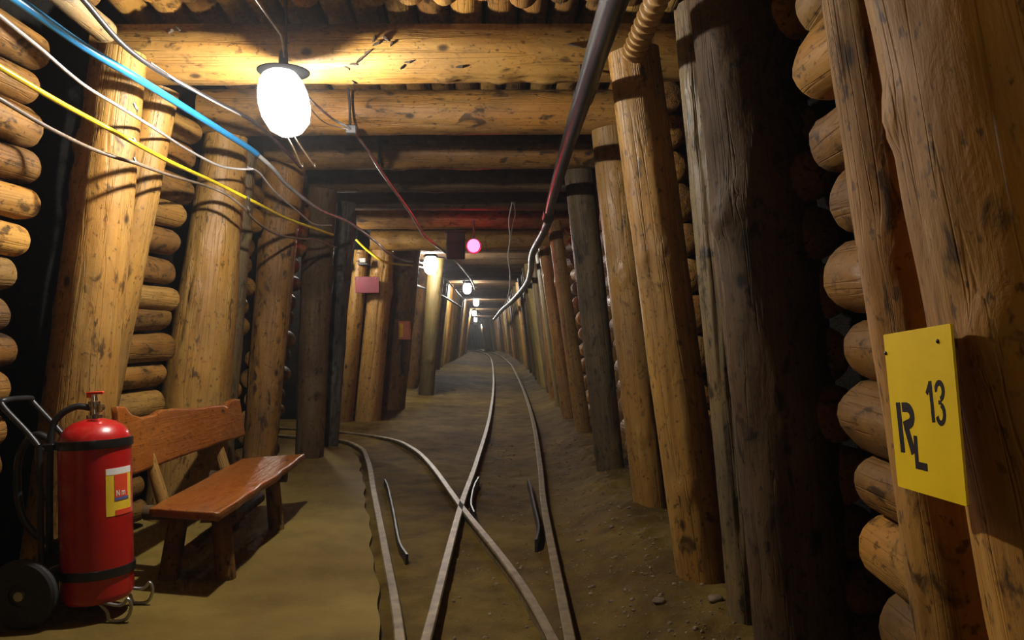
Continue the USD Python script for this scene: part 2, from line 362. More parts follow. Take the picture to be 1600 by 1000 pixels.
def walk_edge(y):
    return np.interp(y, rail_br_l[:, 1], rail_br_l[:, 0]) - 0.075
wy = np.concatenate([np.arange(-3, 2.35, 0.2), np.arange(2.35, 8.45, 0.06)])
edge = np.where(wy < 2.35, -0.42, walk_edge(wy)) + 0.010 * np.sin(wy * 5.1) + 0.008 * np.sin(wy * 13)
t = np.linspace(0, 1, 44) ** 0.8
Xw = -2.75 + (edge[None] + 2.75) * t[:, None]
Yw = np.broadcast_to(wy[None], Xw.shape) + 0.0
Zw = -0.012 + 0.018 * (meshkit.fbm(np.stack([Xw * 1.3, Yw * 1.3, Xw * 0], -1), 4, 8) - 0.5) - 0.012 * t[:, None] ** 12
Xa, Ya, Za = (np.vstack([a, a[-1:]]) for a in (Xw, Yw, Zw)); Za[-1] -= 0.13
nx, ny = Xa.shape
i, j = np.meshgrid(np.arange(nx - 1), np.arange(ny - 1), indexing='ij'); a = i * ny + j
wf = np.vstack([np.stack([a, a + ny, a + ny + 1], -1).reshape(-1, 3), np.stack([a, a + ny + 1, a + 1], -1).reshape(-1, 3)])
# far end lip
e0 = (np.arange(nx) * ny + ny - 1)
wv = np.stack([Xa, Ya, Za], -1).reshape(-1, 3)
lip = wv[e0] - [0, 0, 0.12]
wv = np.vstack([wv, lip]); k = np.arange(nx - 1); b0 = nx * ny
wf = np.vstack([wf, np.stack([e0[k], e0[k + 1], b0 + k + 1], 1), np.stack([e0[k], b0 + k + 1, b0 + k], 1)])
data(obj('walkway', (wv, wf), 'walkway', smooth=40), kind='structure')

sy = np.concatenate([np.arange(-9, 20, 0.35), np.arange(20, 95, 1.2)])
def shell_wall(side):
    zs = np.linspace(-2.6, 3.75, 16)
    Y, Z = np.meshgrid(sy, zs, indexing='ij')
    if side < 0:
        rec = np.clip((Y - 8.2) / 0.3, 0, 1) * np.clip((10.9 - Y) / 0.3, 0, 1)
        X = xl(Y) + LEAN * np.clip(Z, 0, 3) - 0.62 - 5.5 * rec
    else:
        X = xr(Y) - LEAN * np.clip(Z, 0, 3) + 0.70
    P = np.stack([X * 0 + side, Y, Z], -1)
    X = X + side * 0.28 * (meshkit.fbm(P * 1.6, 4, 3) - 0.5)
    n, m = Y.shape
    i, j = np.meshgrid(np.arange(n - 1), np.arange(m - 1), indexing='ij'); a = i * m + j
    f = np.vstack([np.stack([a, a + m, a + m + 1], -1).reshape(-1, 3), np.stack([a, a + m + 1, a + 1], -1).reshape(-1, 3)])
    return np.stack([X, Y, Z], -1).reshape(-1, 3), f
def shell(name, inner):
    x = UsdGeom.Xform.Define(stage, '/World/' + name).GetPrim()
    data(x, kind='structure')
    obj('rock_face', inner, 'rock', x, smooth=True)
    return x
wall_left = shell('wall_left', shell_wall(-1))
wall_right = shell('wall_right', shell_wall(1))
cx_ = np.concatenate([np.arange(-9.5, -3, 0.8), np.arange(-3, 2.6, 0.3), np.arange(2.6, 4, 0.5)])
ceiling = shell('ceiling', grid(cx_, sy, lambda x, y: 3.45 + dip(y) + 0.3 * (meshkit.fbm(np.stack([x, y, x * 0], -1) * 1.4, 4, 1) - 0.5)))
for nm, y in (('wall_back', 91.0), ('wall_front', -8.8)):
    X, Z = np.meshgrid(np.linspace(-9.5, 4, 20), np.linspace(-3, 4, 12), indexing='ij')
    n, m = X.shape; i, j = np.meshgrid(np.arange(n - 1), np.arange(m - 1), indexing='ij'); a = i * m + j
    f = np.vstack([np.stack([a, a + m, a + m + 1], -1).reshape(-1, 3), np.stack([a, a + m + 1, a + 1], -1).reshape(-1, 3)])
    data(obj(nm, (np.stack([X, X * 0 + y + 0.3 * (meshkit.fbm(np.stack([X, Z, X * 0], -1), 3, 6) - 0.5), Z], -1).reshape(-1, 3), f), 'rock', smooth=True), kind='structure')

# ---------------------------------------------------------------- timber posts
def put_log(name, p0, p1, r0, r1, material, parent=None, tone=1.0, **kw):
    v, f, rest = log(p0, p1, r0, r1, **kw)
    loc = None
    if parent is None:
        loc = np.asarray(p0, float); v = v - loc
    return obj(name, (v, f), material, parent, rest=rest, tone=tone, loc=loc)

def post_px(top, bot, d, ztop, material, label, tone=1.0, seed=0, zbot=None, group=None, knots=6, cracks=2, rough=0.05, name='timber_post', **kw):
    """A post whose two edges are known at two heights: centre, lean and girth follow from its distance d."""
    c = []
    for (xa, xb, y) in (bot, top):
        a, b = math.atan((xa - VX) / F), math.atan((xb - VX) / F)
        m = (a + b) / 2
        c.append((d * math.tan(m), EYE + (VY - y) / F * d, d / math.cos(m) * math.sin((b - a) / 2)))
    (x0, z0, r0), (x1, z1, r1) = c
    at = lambda z: (x0 + (x1 - x0) * (z - z0) / (z1 - z0), r0 + (r1 - r0) * (z - z0) / (z1 - z0))
    zb = (min(float(fz(at(0)[0], d)), -0.0) - 0.10) if zbot is None else zbot
    (xb_, rb), (xt, rt) = at(zb), at(ztop)
    p = put_log(name, (xb_, d, zb), (xt, d, ztop), rb, max(rt, 0.04), material, tone=tone, seed=seed, ns=64, step=0.035, knots=knots, cracks=cracks, rough=rough, **kw)
    return data(p, label, 'post', group)

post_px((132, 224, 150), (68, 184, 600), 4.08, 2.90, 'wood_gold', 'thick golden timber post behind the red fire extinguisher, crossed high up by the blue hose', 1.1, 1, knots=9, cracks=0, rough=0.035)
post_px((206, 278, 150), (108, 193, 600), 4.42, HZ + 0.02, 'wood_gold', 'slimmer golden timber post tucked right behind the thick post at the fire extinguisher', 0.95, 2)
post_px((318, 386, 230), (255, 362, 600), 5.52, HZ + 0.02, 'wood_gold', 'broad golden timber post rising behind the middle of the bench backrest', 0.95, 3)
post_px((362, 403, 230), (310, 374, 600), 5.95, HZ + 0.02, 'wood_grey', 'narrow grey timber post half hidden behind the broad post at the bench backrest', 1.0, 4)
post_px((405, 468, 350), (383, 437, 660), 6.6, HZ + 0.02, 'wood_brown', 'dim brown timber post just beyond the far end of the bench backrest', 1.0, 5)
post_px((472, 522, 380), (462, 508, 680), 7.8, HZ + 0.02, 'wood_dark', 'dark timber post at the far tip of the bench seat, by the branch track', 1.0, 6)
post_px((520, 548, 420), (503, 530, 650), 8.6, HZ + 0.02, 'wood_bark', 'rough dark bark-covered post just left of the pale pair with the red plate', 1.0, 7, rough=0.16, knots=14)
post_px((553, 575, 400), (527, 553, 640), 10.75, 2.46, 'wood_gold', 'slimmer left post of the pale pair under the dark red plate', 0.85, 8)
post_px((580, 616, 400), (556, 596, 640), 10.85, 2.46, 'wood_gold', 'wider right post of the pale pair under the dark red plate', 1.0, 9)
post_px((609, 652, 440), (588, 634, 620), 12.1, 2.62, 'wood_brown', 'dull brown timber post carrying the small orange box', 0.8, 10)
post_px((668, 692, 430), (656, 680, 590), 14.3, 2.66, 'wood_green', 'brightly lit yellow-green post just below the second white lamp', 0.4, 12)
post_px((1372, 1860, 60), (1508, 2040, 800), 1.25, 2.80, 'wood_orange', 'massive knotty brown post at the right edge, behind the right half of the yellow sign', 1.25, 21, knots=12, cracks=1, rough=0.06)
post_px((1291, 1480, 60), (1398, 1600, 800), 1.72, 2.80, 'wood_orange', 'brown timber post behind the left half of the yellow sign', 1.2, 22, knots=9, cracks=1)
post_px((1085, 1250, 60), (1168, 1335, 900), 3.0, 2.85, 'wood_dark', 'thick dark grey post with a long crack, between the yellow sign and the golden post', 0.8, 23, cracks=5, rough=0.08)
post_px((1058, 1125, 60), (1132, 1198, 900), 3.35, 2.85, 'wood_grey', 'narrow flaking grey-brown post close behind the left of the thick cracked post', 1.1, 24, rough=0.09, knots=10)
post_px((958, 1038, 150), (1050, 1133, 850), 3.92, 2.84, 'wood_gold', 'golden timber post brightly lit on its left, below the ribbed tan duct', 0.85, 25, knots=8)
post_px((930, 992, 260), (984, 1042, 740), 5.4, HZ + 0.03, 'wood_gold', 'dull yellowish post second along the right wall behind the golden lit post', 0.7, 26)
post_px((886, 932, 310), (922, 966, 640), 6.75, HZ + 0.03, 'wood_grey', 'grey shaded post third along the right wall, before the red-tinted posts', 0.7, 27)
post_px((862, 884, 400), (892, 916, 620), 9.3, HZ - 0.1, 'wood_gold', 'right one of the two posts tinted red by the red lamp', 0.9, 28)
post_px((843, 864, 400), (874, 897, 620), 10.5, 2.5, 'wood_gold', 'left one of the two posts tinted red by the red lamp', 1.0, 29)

SETS = [0.4, 1.75, 2.66, 4.25, 5.4, 6.6, 7.8, 9.0, 10.0, 10.9] + [12.1 + 1.2 * k for k in range(24)] + [41.6 + 1.7 * k for k in range(28)]
HAND_L, HAND_R = (4.25, 5.4, 6.6, 7.8, 9.0, 10.0, 10.9, 12.1, 14.5), (1.75, 2.66, 4.25, 5.4, 6.6, 7.8, 9.0, 10.0, 10.9)
def hz(y):
    return float(np.interp(y, [0, 9.2, 10.0, 10.9, 11.2, 12.1, 100], [HZ, HZ, 2.68, 2.47, 2.6, 2.66, 2.66]) + dip(y))
for k, y in enumerate(SETS):
    far = y > 24
    for side in (-1, 1):
        if any(abs(y - q) < 0.25 for q in (HAND_L if side < 0 else HAND_R)) or (side < 0 and 8.4 < y < 10.5):
            continue
        if y < 3.1:
            lab, grp = ('timber post standing outside the picture beside the left edge', 'posts beside the viewer') if side < 0 else ('timber post standing beside the viewer, right of the picture', 'posts right beside the viewer')
        elif side < 0:
            lab, grp = 'timber post of the distant left-hand row receding past the second white lamp', 'receding left posts'
        else:
            lab, grp = 'timber post of the distant right-hand row receding beyond the red-tinted posts', 'receding right posts'
        x = float(xl(y) if side < 0 else xr(y)); r = RNG.uniform(0.13, 0.17)
        lean = LEAN * (1 + RNG.normal(0, 0.12)); zb = float(fz(x, y)) - 0.1; zt = hz(y) + 0.02
        p = put_log('timber_post', (x, y, zb), (x - side * lean * (zt - zb), y + RNG.normal(0, 0.03), zt), r * 1.05, r * 0.92,
                    ['wood_green', 'wood_grey', 'wood_gold', 'wood_brown'][int(RNG.integers(4))], tone=RNG.uniform(0.75, 1.1), seed=100 + 2 * k + (side > 0), ns=12 if far else 28, step=0.4 if far else 0.12, knots=0 if far else 4, cracks=0 if far else 1)
        data(p, lab, 'post', grp)

# ---------------------------------------------------------------- roof beams
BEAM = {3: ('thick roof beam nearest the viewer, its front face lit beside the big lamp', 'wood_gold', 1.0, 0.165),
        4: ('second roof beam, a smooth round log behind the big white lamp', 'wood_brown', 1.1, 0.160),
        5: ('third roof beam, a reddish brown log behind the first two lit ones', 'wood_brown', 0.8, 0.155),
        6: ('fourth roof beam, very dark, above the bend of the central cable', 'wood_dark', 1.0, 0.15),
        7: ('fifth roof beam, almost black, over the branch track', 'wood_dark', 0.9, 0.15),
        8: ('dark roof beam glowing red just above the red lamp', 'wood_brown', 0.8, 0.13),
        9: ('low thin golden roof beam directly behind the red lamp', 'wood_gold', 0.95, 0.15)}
for k, y in enumerate(SETS):
    z, far = hz(y), y > 24
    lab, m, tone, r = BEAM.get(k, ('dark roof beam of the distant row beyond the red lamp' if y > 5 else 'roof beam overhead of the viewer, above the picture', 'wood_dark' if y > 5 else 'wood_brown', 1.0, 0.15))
    yy = y + (0.02 if k < 9 else 0)
    x0, x1 = float(xl(y)) + LEAN * 2.7 - 0.30, float(xr(y)) - LEAN * 2.7 + 0.32
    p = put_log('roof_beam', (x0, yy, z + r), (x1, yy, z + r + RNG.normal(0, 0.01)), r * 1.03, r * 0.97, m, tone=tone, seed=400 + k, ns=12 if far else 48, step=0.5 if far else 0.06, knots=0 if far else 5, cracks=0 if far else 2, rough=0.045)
    data(p, lab, 'beam', None if k in BEAM else ('distant roof beams' if y > 5 else 'roof beams overhead'))

g = np.random.default_rng(8)
beam1 = stage.GetPrimAtPath('/World/roof_beam_003')
for px, py, w, h, rot in ((590, 68, 30, 9, 35), (603, 60, 22, 8, -30), (577, 82, 26, 8, 25), (564, 90, 26, 7, 40), (552, 98, 20, 6, -15), (540, 103, 24, 7, -50), (585, 60, 14, 6, 70), (612, 70, 14, 5, 60),
                          (545, 116, 18, 5, -75), (640, 94, 22, 4, 12), (628, 100, 14, 4, 50), (895, 72, 34, 5, -12), (915, 66, 26, 4, 20), (720, 100, 16, 4, 5), (262, 48, 18, 6, 30), (275, 42, 16, 5, -40)):
    c = W(px, py, 4.105)
    dz = c[2] - (HZ + 0.165); yy = 4.27 - math.sqrt(max(0.02 ** 2, 0.166 ** 2 - dz ** 2)) - 0.004
    n = 7; a = np.sort(g.uniform(0, 6.28, n)); rr = g.uniform(0.45, 1.1, n)
    k = 4.1 / F / 2
    P = np.c_[np.cos(a) * rr * w * k, np.sin(a) * rr * h * k] @ np.array([[math.cos(math.radians(rot)), math.sin(math.radians(rot))], [-math.sin(math.radians(rot)), math.cos(math.radians(rot))]])
    hull = trimesh.convex.convex_hull(np.vstack([np.c_[P[:, 0], P[:, 0] * 0, P[:, 1]], np.c_[P[:, 0] * 0.7, P[:, 0] * 0 - 0.009, P[:, 1] * 0.7], np.c_[P[:, 0], P[:, 0] * 0 + 0.02, P[:, 1]]]))
    base = np.array([float(xl(4.25)) + LEAN * 2.7 - 0.30, 4.27, HZ + 0.165])
    hull.apply_translation(np.array([c[0], yy, c[2]]) - base)
    obj('bark_flake', hull, 'bark', beam1, smooth=False)

p = put_log('spacer_log', W(48, -48, 2.95), W(166, 50, 3.72), 0.05, 0.062, 'wood_grey', tone=1.7, seed=901, ns=28, step=0.05, knots=3, round1=0.03)
data(p, 'pale grey spacer log ending above the blue hose at the top left', 'log')

# ---------------------------------------------------------------- lagging logs of the walls and the roof (parts of the setting)
def lag_material(g):
    return ['wood_gold', 'wood_brown', 'wood_brown', 'wood_orange'][int(g.integers(4))]
def lagging(side, parent):
    g = np.random.default_rng(77 + side)
    count, rest_logs = 0, []
    for a, b in zip(SETS[:-1], SETS[1:]):
        if side < 0 and 8.4 < b < 10.95:
            continue
        far = a > 23
        z = 0.05
        while z < 2.72:
            r = g.uniform(0.078, 0.104) if side < 0 else g.uniform(0.095, 0.122)
            z += r
            ya, yb = a + 0.17 + g.uniform(-0.05, 0.05), b - 0.26 + g.uniform(-0.05, 0.04)
            if side > 0:
                yb = b - 0.30 + g.uniform(-0.05, 0.05)
            if b == 2.66 and side > 0:
                yb += 0.13
            if b == 4.25:
                yb -= 0.30
            f = lambda y: float((xl(y) + LEAN * z - 0.27) if side < 0 else (xr(y) - LEAN * z + 0.25))
            j0, j1 = g.normal(0, 0.018, 2)
            p0, p1 = (f(ya) + j0, ya, z + float(dip(ya))), (f(yb) + j1, yb, z + g.normal(0, 0.012) + float(dip(yb)))
            kw = dict(seed=int(g.integers(1e6)), round0=0.05, round1=0.06, rough=0.05)
            mt, tn = lag_material(g), g.uniform(0.75, 1.15)
            if a < 20 and count < 300:
                put_log('log', p0, p1, r, r * g.uniform(0.9, 1.05), mt, parent, tone=tn, ns=22 if a < 9 else 12, step=0.1 if a < 9 else 0.3, knots=2 if a < 9 else 0, cracks=0, **kw)
                count += 1
            else:
                rest_logs.append(log(p0, p1, r, r, ns=8, step=0.8, **kw))
            z += r + g.uniform(-0.006, 0.012)
    stuff('log_row', rest_logs, 'wood_grey', parent)
def stuff(name, logs, m, parent):
    if not logs:
        return
    off, V, Fc, Rs = 0, [], [], []
    for v, f, r in logs:
        V.append(v); Fc.append(f + off); Rs.append(r); off += len(v)
    data(obj(name, (np.vstack(V), np.vstack(Fc)), m, parent, rest=np.vstack(Rs), tone=0.9), kind='stuff')
lagging(-1, wall_left)
lagging(1, wall_right)
def roof():
    g = np.random.default_rng(5)
    count, rest_logs = 0, []
    for k, (a, b) in enumerate(zip(SETS[:-1], SETS[1:])):
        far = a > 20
        za, zb = hz(a) + 0.30, hz(b) + 0.30
        x, x1 = float(xl(a)) + LEAN * 2.8 - 0.25, float(xr(a)) - LEAN * 2.8 + 0.3
        while x < x1:
            r = g.uniform(0.082, 0.102)
            x += r
            ya, yb = a - 0.24 + g.uniform(-0.07, 0.05), b - 0.26 + g.uniform(-0.05, 0.03)
            dx = float(bend(b) - bend(a))
            p0, p1 = (x, ya, za + r + 0.12 + g.uniform(-0.02, 0.02)), (x + g.normal(0, 0.015) + dx, yb, zb + r + g.uniform(0.0, 0.03))
            kw = dict(seed=int(g.integers(1e6)), round0=0.05, round1=0.03, rough=0.05)
            if 2.5 < a < 20 and count < 300:
                put_log('log', p0, p1, r, r * 0.95, lag_material(g), ceiling, tone=g.uniform(0.8, 1.15), ns=18 if a < 9 else 10, step=0.2 if a < 9 else 0.5, **kw)
                count += 1
            else:
                rest_logs.append(log(p0, p1, r, r, ns=8, step=0.8, **kw))
            x += r + g.uniform(0.005, 0.022)
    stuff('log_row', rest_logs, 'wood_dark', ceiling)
roof()

# ---------------------------------------------------------------- track
RP = np.array([(-0.045, -0.125), (0.045, -0.125), (0.045, -0.117), (0.008, -0.110), (0.007, -0.030), (0.024, -0.024), (0.026, -0.006), (0.020, 0.0), (-0.020, 0.0), (-0.026, -0.006), (-0.024, -0.024), (-0.007, -0.030), (-0.008, -0.110), (-0.045, -0.117)])
def sweep(xy, prof, ztop=0.004, n=10):
    p = catmull(np.c_[xy, np.zeros(len(xy))], n)
    p[:, 2] = dip(p[:, 1]) + ztop
    t = np.gradient(p, axis=0); t[:, 2] = 0
    t /= np.linalg.norm(t, axis=1, keepdims=True)
    nrm = np.c_[t[:, 1], -t[:, 0], t[:, 2] * 0]
    q = p[:, None] + prof[None, :, :1] * nrm[:, None] + prof[None, :, 1:] * np.array([0, 0, 1.0])
    ns = len(prof)
    v = q.reshape(-1, 3); f = ring_faces(len(p), ns)[:, ::-1]
    caps = trimesh.creation.triangulate_polygon(Polygon(prof), engine='earcut')
    # the cap triangles refer to the profile's own points
    from scipy.spatial import cKDTree
    idx = cKDTree(prof).query(caps[0])[1]
    ct = idx[caps[1]]
    f = np.vstack([f, ct, (ct + (len(p) - 1) * ns)[:, ::-1]])
    m = trimesh.Trimesh(v, f, process=False); m.fix_normals()
    return m
for xy, lab in ((rail_main_l, 'left rail of the main track running straight down the drift'), (rail_main_r, 'right rail of the main track, nearest the right-hand posts'),
                (rail_br_l, 'left rail of the branch track, curving left along the walkway edge'), (rail_br_r, 'right rail of the branch track, crossing the main left rail')):
    data(obj('rail', sweep(xy, RP), 'rail_steel', smooth=35), lab, 'rail')
CP = np.array([(-0.009, -0.085), (0.009, -0.085), (0.009, -0.004), (0.006, 0.0), (-0.006, 0.0), (-0.009, -0.004)])
for xy, lab in (([(0.30, 4.75), (0.34, 5.1), (0.345, 5.7), (0.35, 6.3), (0.345, 6.6)], 'flared dark check rail inside the right main rail'),
                ([(-0.115, 5.45), (-0.145, 5.75), (-0.135, 6.3), (-0.10, 6.7)], 'short wing rail just right of the rail crossing'),
                ([(-0.50, 4.45), (-0.585, 4.75), (-0.72, 5.5), (-0.87, 6.3), (-0.94, 6.6)], 'thin check rail inside the left branch rail')):
    data(obj('check_rail', sweep(np.array(xy), CP), 'steel_dark', smooth=35), lab, 'check rail')

# stones and gravel on the bank along the right wall
def pebble(r, g, sub=1):
    m = trimesh.creation.icosphere(sub, 1.0)
    v = m.vertices * (1 + 0.35 * (meshkit.noise(m.vertices * 1.3 + g.uniform(0, 90, 3), 1) - 0.5)[:, None]) * r * g.uniform([0.8, 0.7, 0.45], [1.2, 1.1, 0.8])
    return trimesh.Trimesh(v, m.faces, process=False)
g = np.random.default_rng(3)
small = []
for _ in range(1500):
    y = 2.6 + 6.5 * g.random() ** 1.6
    x = g.uniform(0.50, 1.35) if g.random() < 0.8 else g.uniform(-0.25, 0.35)
    r = 0.005 + 0.011 * g.random() ** 3
    m = pebble(r, g, 0); m.apply_translation((x, y, float(fz(x, y)) + r * 0.15)); small.append(m)
data(obj('gravel', join(small), 'stone', smooth=False), 'loose brown gravel scattered over the dirt bank by the right-hand posts', 'gravel', kind='stuff')
for (px, py, r, lab) in ((1030, 937, 0.030, 'pale round stone on the dirt bank in front of the golden lit post'), (1118, 945, 0.038, 'flat stone on the dirt bank beside the foot of the cracked grey post'),
                         (955, 822, 0.022, 'small stone on the dirt bank to the right of the check rail'), (905, 825, 0.018, 'smallest stone on the dirt bank, close to the right rail'),
                         (818, 990, 0.035, 'dark clod of rock between the crossing rails at the bottom')):
    d = 1150 * 1.36 / (py - VY); x = (px - VX) / F * d
    m = pebble(r, g, 2); data(obj('stone', m, 'stone', smooth=True, loc=(x, d, float(fz(x, d)) + r * 0.25)), lab, 'stone')

# ---------------------------------------------------------------- lamps
def lamp(pos, m, label, r, tilt=(0, 0), hang=0.3, big=False, group=None, rodx=0.0):
    t = thing('mine_lamp', pos, label, 'lamp', group)
    R = trimesh.transformations.euler_matrix(math.radians(tilt[0]), math.radians(tilt[1]), 0)
    def add(name, me, ma, parent=t, smooth=35):
        me = me.copy(); me.apply_transform(R); return obj(name, me, ma, parent, smooth=smooth)
    n = 28 if big else 14
    add('globe', lathe([(0.0, -1.45 * r), (0.45 * r, -1.37 * r), (0.8 * r, -1.05 * r), (0.98 * r, -0.5 * r), (1.0 * r, 0.1 * r), (0.92 * r, 0.55 * r), (0.74 * r, 0.95 * r), (0.6 * r, 1.13 * r), (0.0, 1.14 * r)], n), m)
    if big:
        obj('bulb', trimesh.creation.uv_sphere(0.036, count=[14, 22]).apply_translation((0, 0, 0.055)), 'lamp_near', t, smooth=True)
        obj('cap', lathe([(0, 1.12 * r), (1.02 * r, 1.12 * r), (1.04 * r, 1.15 * r), (0.5 * r, 1.22 * r), (0.2 * r, 1.3 * r), (0.16 * r, 1.95 * r), (0, 1.95 * r)], 40), 'soot', t)
    else:
        add('cap', lathe([(0, 1.12 * r), (0.7 * r, 1.12 * r), (1.03 * r, 1.08 * r), (1.05 * r, 1.16 * r), (0.7 * r, 1.5 * r), (0.45 * r, 1.9 * r), (0, 1.95 * r)], n), 'soot')
    obj('hanger', tube([(0.1 * r, 0, 1.9 * r), (0.1 * r + rodx * 0.5, 0, hang * 0.7), (0.1 * r + rodx, 0, hang)], 0.008 if big else 0.012, 8), 'steel_dark', t)
    return t, add
t, add = lamp((W(443, 157, 3.82)), 'lamp_glass', 'big blazing white lamp hanging in front of the nearest roof beam', 0.13, tilt=(0, -14), hang=0.62, big=True)
for s in (-1, 1):                                # clamp hooks below the globe
    x = 0.03 + 0.02 * s
    obj('hook', tube([(x - 0.03, 0.02, -0.13), (x + 0.03, 0.02, -0.23), (x + 0.085 + 0.012 * s, 0.02, -0.325 - 0.0 * s), (x + 0.10 + 0.012 * s, 0.02, -0.34), (x + 0.098 + 0.012 * s, 0.02, -0.318)], 0.0045, 8), 'chrome', t)
for (px, py, d, lab) in ((673, 413, 13.6, 'second white lamp along the drift, just right of the yellow-green post'), (730, 450, 22.8, 'third white lamp along the drift, where the central cable ends'),
                         (744, 472, 33, 'fourth white lamp along the drift, upper one of the bright cluster'), (741, 489, 43, 'fifth white lamp along the drift, middle of the bright cluster'),
                         (743, 499, 54, 'sixth white lamp along the drift, low in the bright cluster'), (754, 509, 72, 'farthest white lamp, a small point right of the bright cluster')):
    lamp(W(px, py, d), 'lamp_far', lab, 0.13, hang=0.3)
lamp((-2.36, 9.75, 2.42), 'lamp_side', 'white lamp in the branch drift, hidden behind the dark posts beyond the bench', 0.09, hang=0.4)
lamp((0.15, -0.7, 2.25), 'lamp_back', 'white lamp hanging behind the viewer, outside the picture', 0.13, hang=0.5)
# red signal lamp and its dark box under the low beam
t = thing('signal_lamp', W(740, 384, 9.6), 'round red signal lamp glowing under the roof beam', 'lamp')
gl = trimesh.creation.uv_sphere(0.082, count=[16, 24]); gl.apply_scale((1, 0.8, 1.05))
obj('globe', gl, 'lamp_red', t, smooth=True)
c = lathe([(0, 0.0), (0.10, 0.0), (0.10, 0.05), (0.06, 0.09), (0, 0.09)], 20); c.apply_transform(trimesh.transformations.rotation_matrix(-math.pi / 2, [1, 0, 0])); c.apply_translation((0, 0.055, 0))
obj('back_plate', c, 'steel_dark', t)
obj('bracket', tube([(0, 0.10, 0.02), (0, 0.12, 0.15), (0, 0.06, 0.34)], 0.012, 8), 'steel_dark', t)
t = thing('signal_box', W(712, 384, 10.0), 'square black box hanging just left of the red signal lamp', 'box')
obj('body', boxm(0.25, 0.16, 0.36, bev=0.012), 'black_matt', t, smooth=False)
obj('visor', boxm(0.29, 0.22, 0.02, (0, -0.02, 0.19), bev=0.004), 'black_matt', t, smooth=False)
obj('hanger', tube([(0, 0, 0.19), (0, 0.0, 0.36)], 0.015, 8), 'steel_dark', t)

# ---------------------------------------------------------------- cables, hose and pipes
def cable(name, pts, r, m, label, cat='cable', n=8, ns=10):
    return data(obj(name, tube([W(*p) for p in pts], r, ns, n), m, smooth=True), label, cat)
blue = [(-60, -55, 2.75), (30, 2, 3.07), (130, 72, 3.45), (205, 117, 3.72), (245, 141, 3.98), (320, 188, 4.55), (385, 229, 5.12), (402, 241, 5.28)]
cable('hose', blue, [0.021] * 2, 'hose_blue', 'bright blue hose along the left posts at the top', 'hose', ns=16)
cable('cable', [(402, 241, 5.28), (425, 262, 5.45), (452, 292, 5.8), (500, 328, 6.5), (545, 347, 7.5), (585, 376, 9.0), (608, 397, 10.4), (635, 408, 11.6), (655, 410, 12.3), (672, 418, 13.4), (700, 440, 16), (715, 458, 19), (724, 470, 22), (722, 488, 26)], [0.016, 0.016], 'cable_pale', 'thick grey cable running on from the blue hose toward the second lamp')
cable('cable', [(-60, -25, 2.45), (0, 25, 2.72), (62, 75, 3.05), (130, 132, 3.42), (195, 172, 3.72), (240, 200, 4.1), (290, 232, 4.65), (340, 258, 5.0), (372, 264, 5.15), (396, 264, 5.18)], 0.0085, 'cable_white', 'thin whitish cable strung between the blue hose and the yellow cable')
cable('cable', [(-60, 68, 2.55), (0, 105, 2.80), (90, 158, 3.22), (160, 196, 3.58), (215, 226, 3.72), (270, 255, 4.25), (340, 287, 5.0), (398, 316, 5.3), (450, 342, 6.0), (520, 367, 7.0)], 0.0125, 'cable_yellow', 'bright yellow cable sagging along the left posts')
cable('cable', [(556, 374, 10.3), (575, 392, 10.35), (598, 408, 10.4), (622, 413, 11.0), (645, 415, 12.0), (668, 420, 13.3)], 0.018, 'cable_yellow', 'dull yellow cable hooked over the pale pair of posts above the red plate')
cable('cable', [(-60, 120, 2.55), (0, 155, 2.78), (50, 185, 3.05), (90, 207, 3.25), (140, 231, 3.55), (178, 245, 3.7), (212, 255, 3.74), (260, 272, 4.2), (320, 290, 4.9), (352, 303, 5.05), (378, 322, 5.15), (400, 346, 5.4), (430, 365, 5.9), (462, 372, 6.4), (495, 375, 6.9), (524, 387, 7.4)], 0.0095, 'cable_brown', 'brownish grey cable lowest on the left posts, below the yellow one')
cable('cable', [(110, -25, 2.95), (135, 5, 3.1), (190, 68, 3.4), (250, 112, 3.75), (330, 155, 4.4), (400, 193, 5.0), (450, 240, 5.8), (470, 262, 6.2)], 0.013, 'cable_dark', 'dark grey cable arching above the blue hose to the big lamp')
cable('cable', [(235, 98, 3.72), (270, 122, 3.85), (297, 138, 3.98), (340, 162, 4.4), (388, 186, 4.9)], 0.006, 'cable_white', 'short thin pale wire tied under the dark grey cable at the beam end')
cable('cable', [(388, 262, 5.25), (405, 270, 5.4), (430, 300, 5.7), (465, 330, 6.2), (490, 350, 6.6), (518, 352, 7.0)], 0.007, 'cable_white', 'thin pale wire drooping left of the dark posts beyond the bench')
cable('cable', [(462, 128, 3.85), (490, 160, 4.3), (520, 186, 4.9), (549, 203, 5.15), (575, 235, 5.7), (592, 262, 6.3), (615, 295, 7.1), (640, 330, 8.0), (652, 350, 8.6), (665, 370, 9.4), (690, 390, 10.4), (712, 407, 12.0), (727, 425, 15.0), (738, 440, 18.5), (742, 452, 22)], [0.006, 0.009, 0.016, 0.018, 0.018, 0.02], 'cable_pale', 'grey central cable running from the big lamp along the roof beams')
cable('cable', [(466, 132, 3.9), (482, 165, 4.2), (505, 190, 4.7), (530, 199, 5.05), (549, 203, 5.15)], 0.004, 'cable_white', 'thin pale wire looping from the big lamp to the junction box')
cable('cable', [(380, -30, 3.3), (402, 3, 3.45), (432, 45, 3.6), (440, 60, 3.66), (444, 90, 3.70)], 0.005, 'cable_white', 'thin pale wire coming down from the roof to the big lamp')
cable('cable', [(800, 316, 7.9), (795, 345, 7.92), (797, 372, 7.9), (794, 400, 7.92), (797, 430, 7.95), (795, 458, 7.95), (789, 476, 7.95)], 0.007, 'cable_white', 'pale wire hanging down in mid drift right of the red lamp')
cable('cable', [(803, 316, 7.9), (805, 335, 7.92), (801, 352, 7.92), (799, 368, 7.9)], 0.006, 'cable_brown', 'short brownish wire end hanging beside the pale hanging wire')
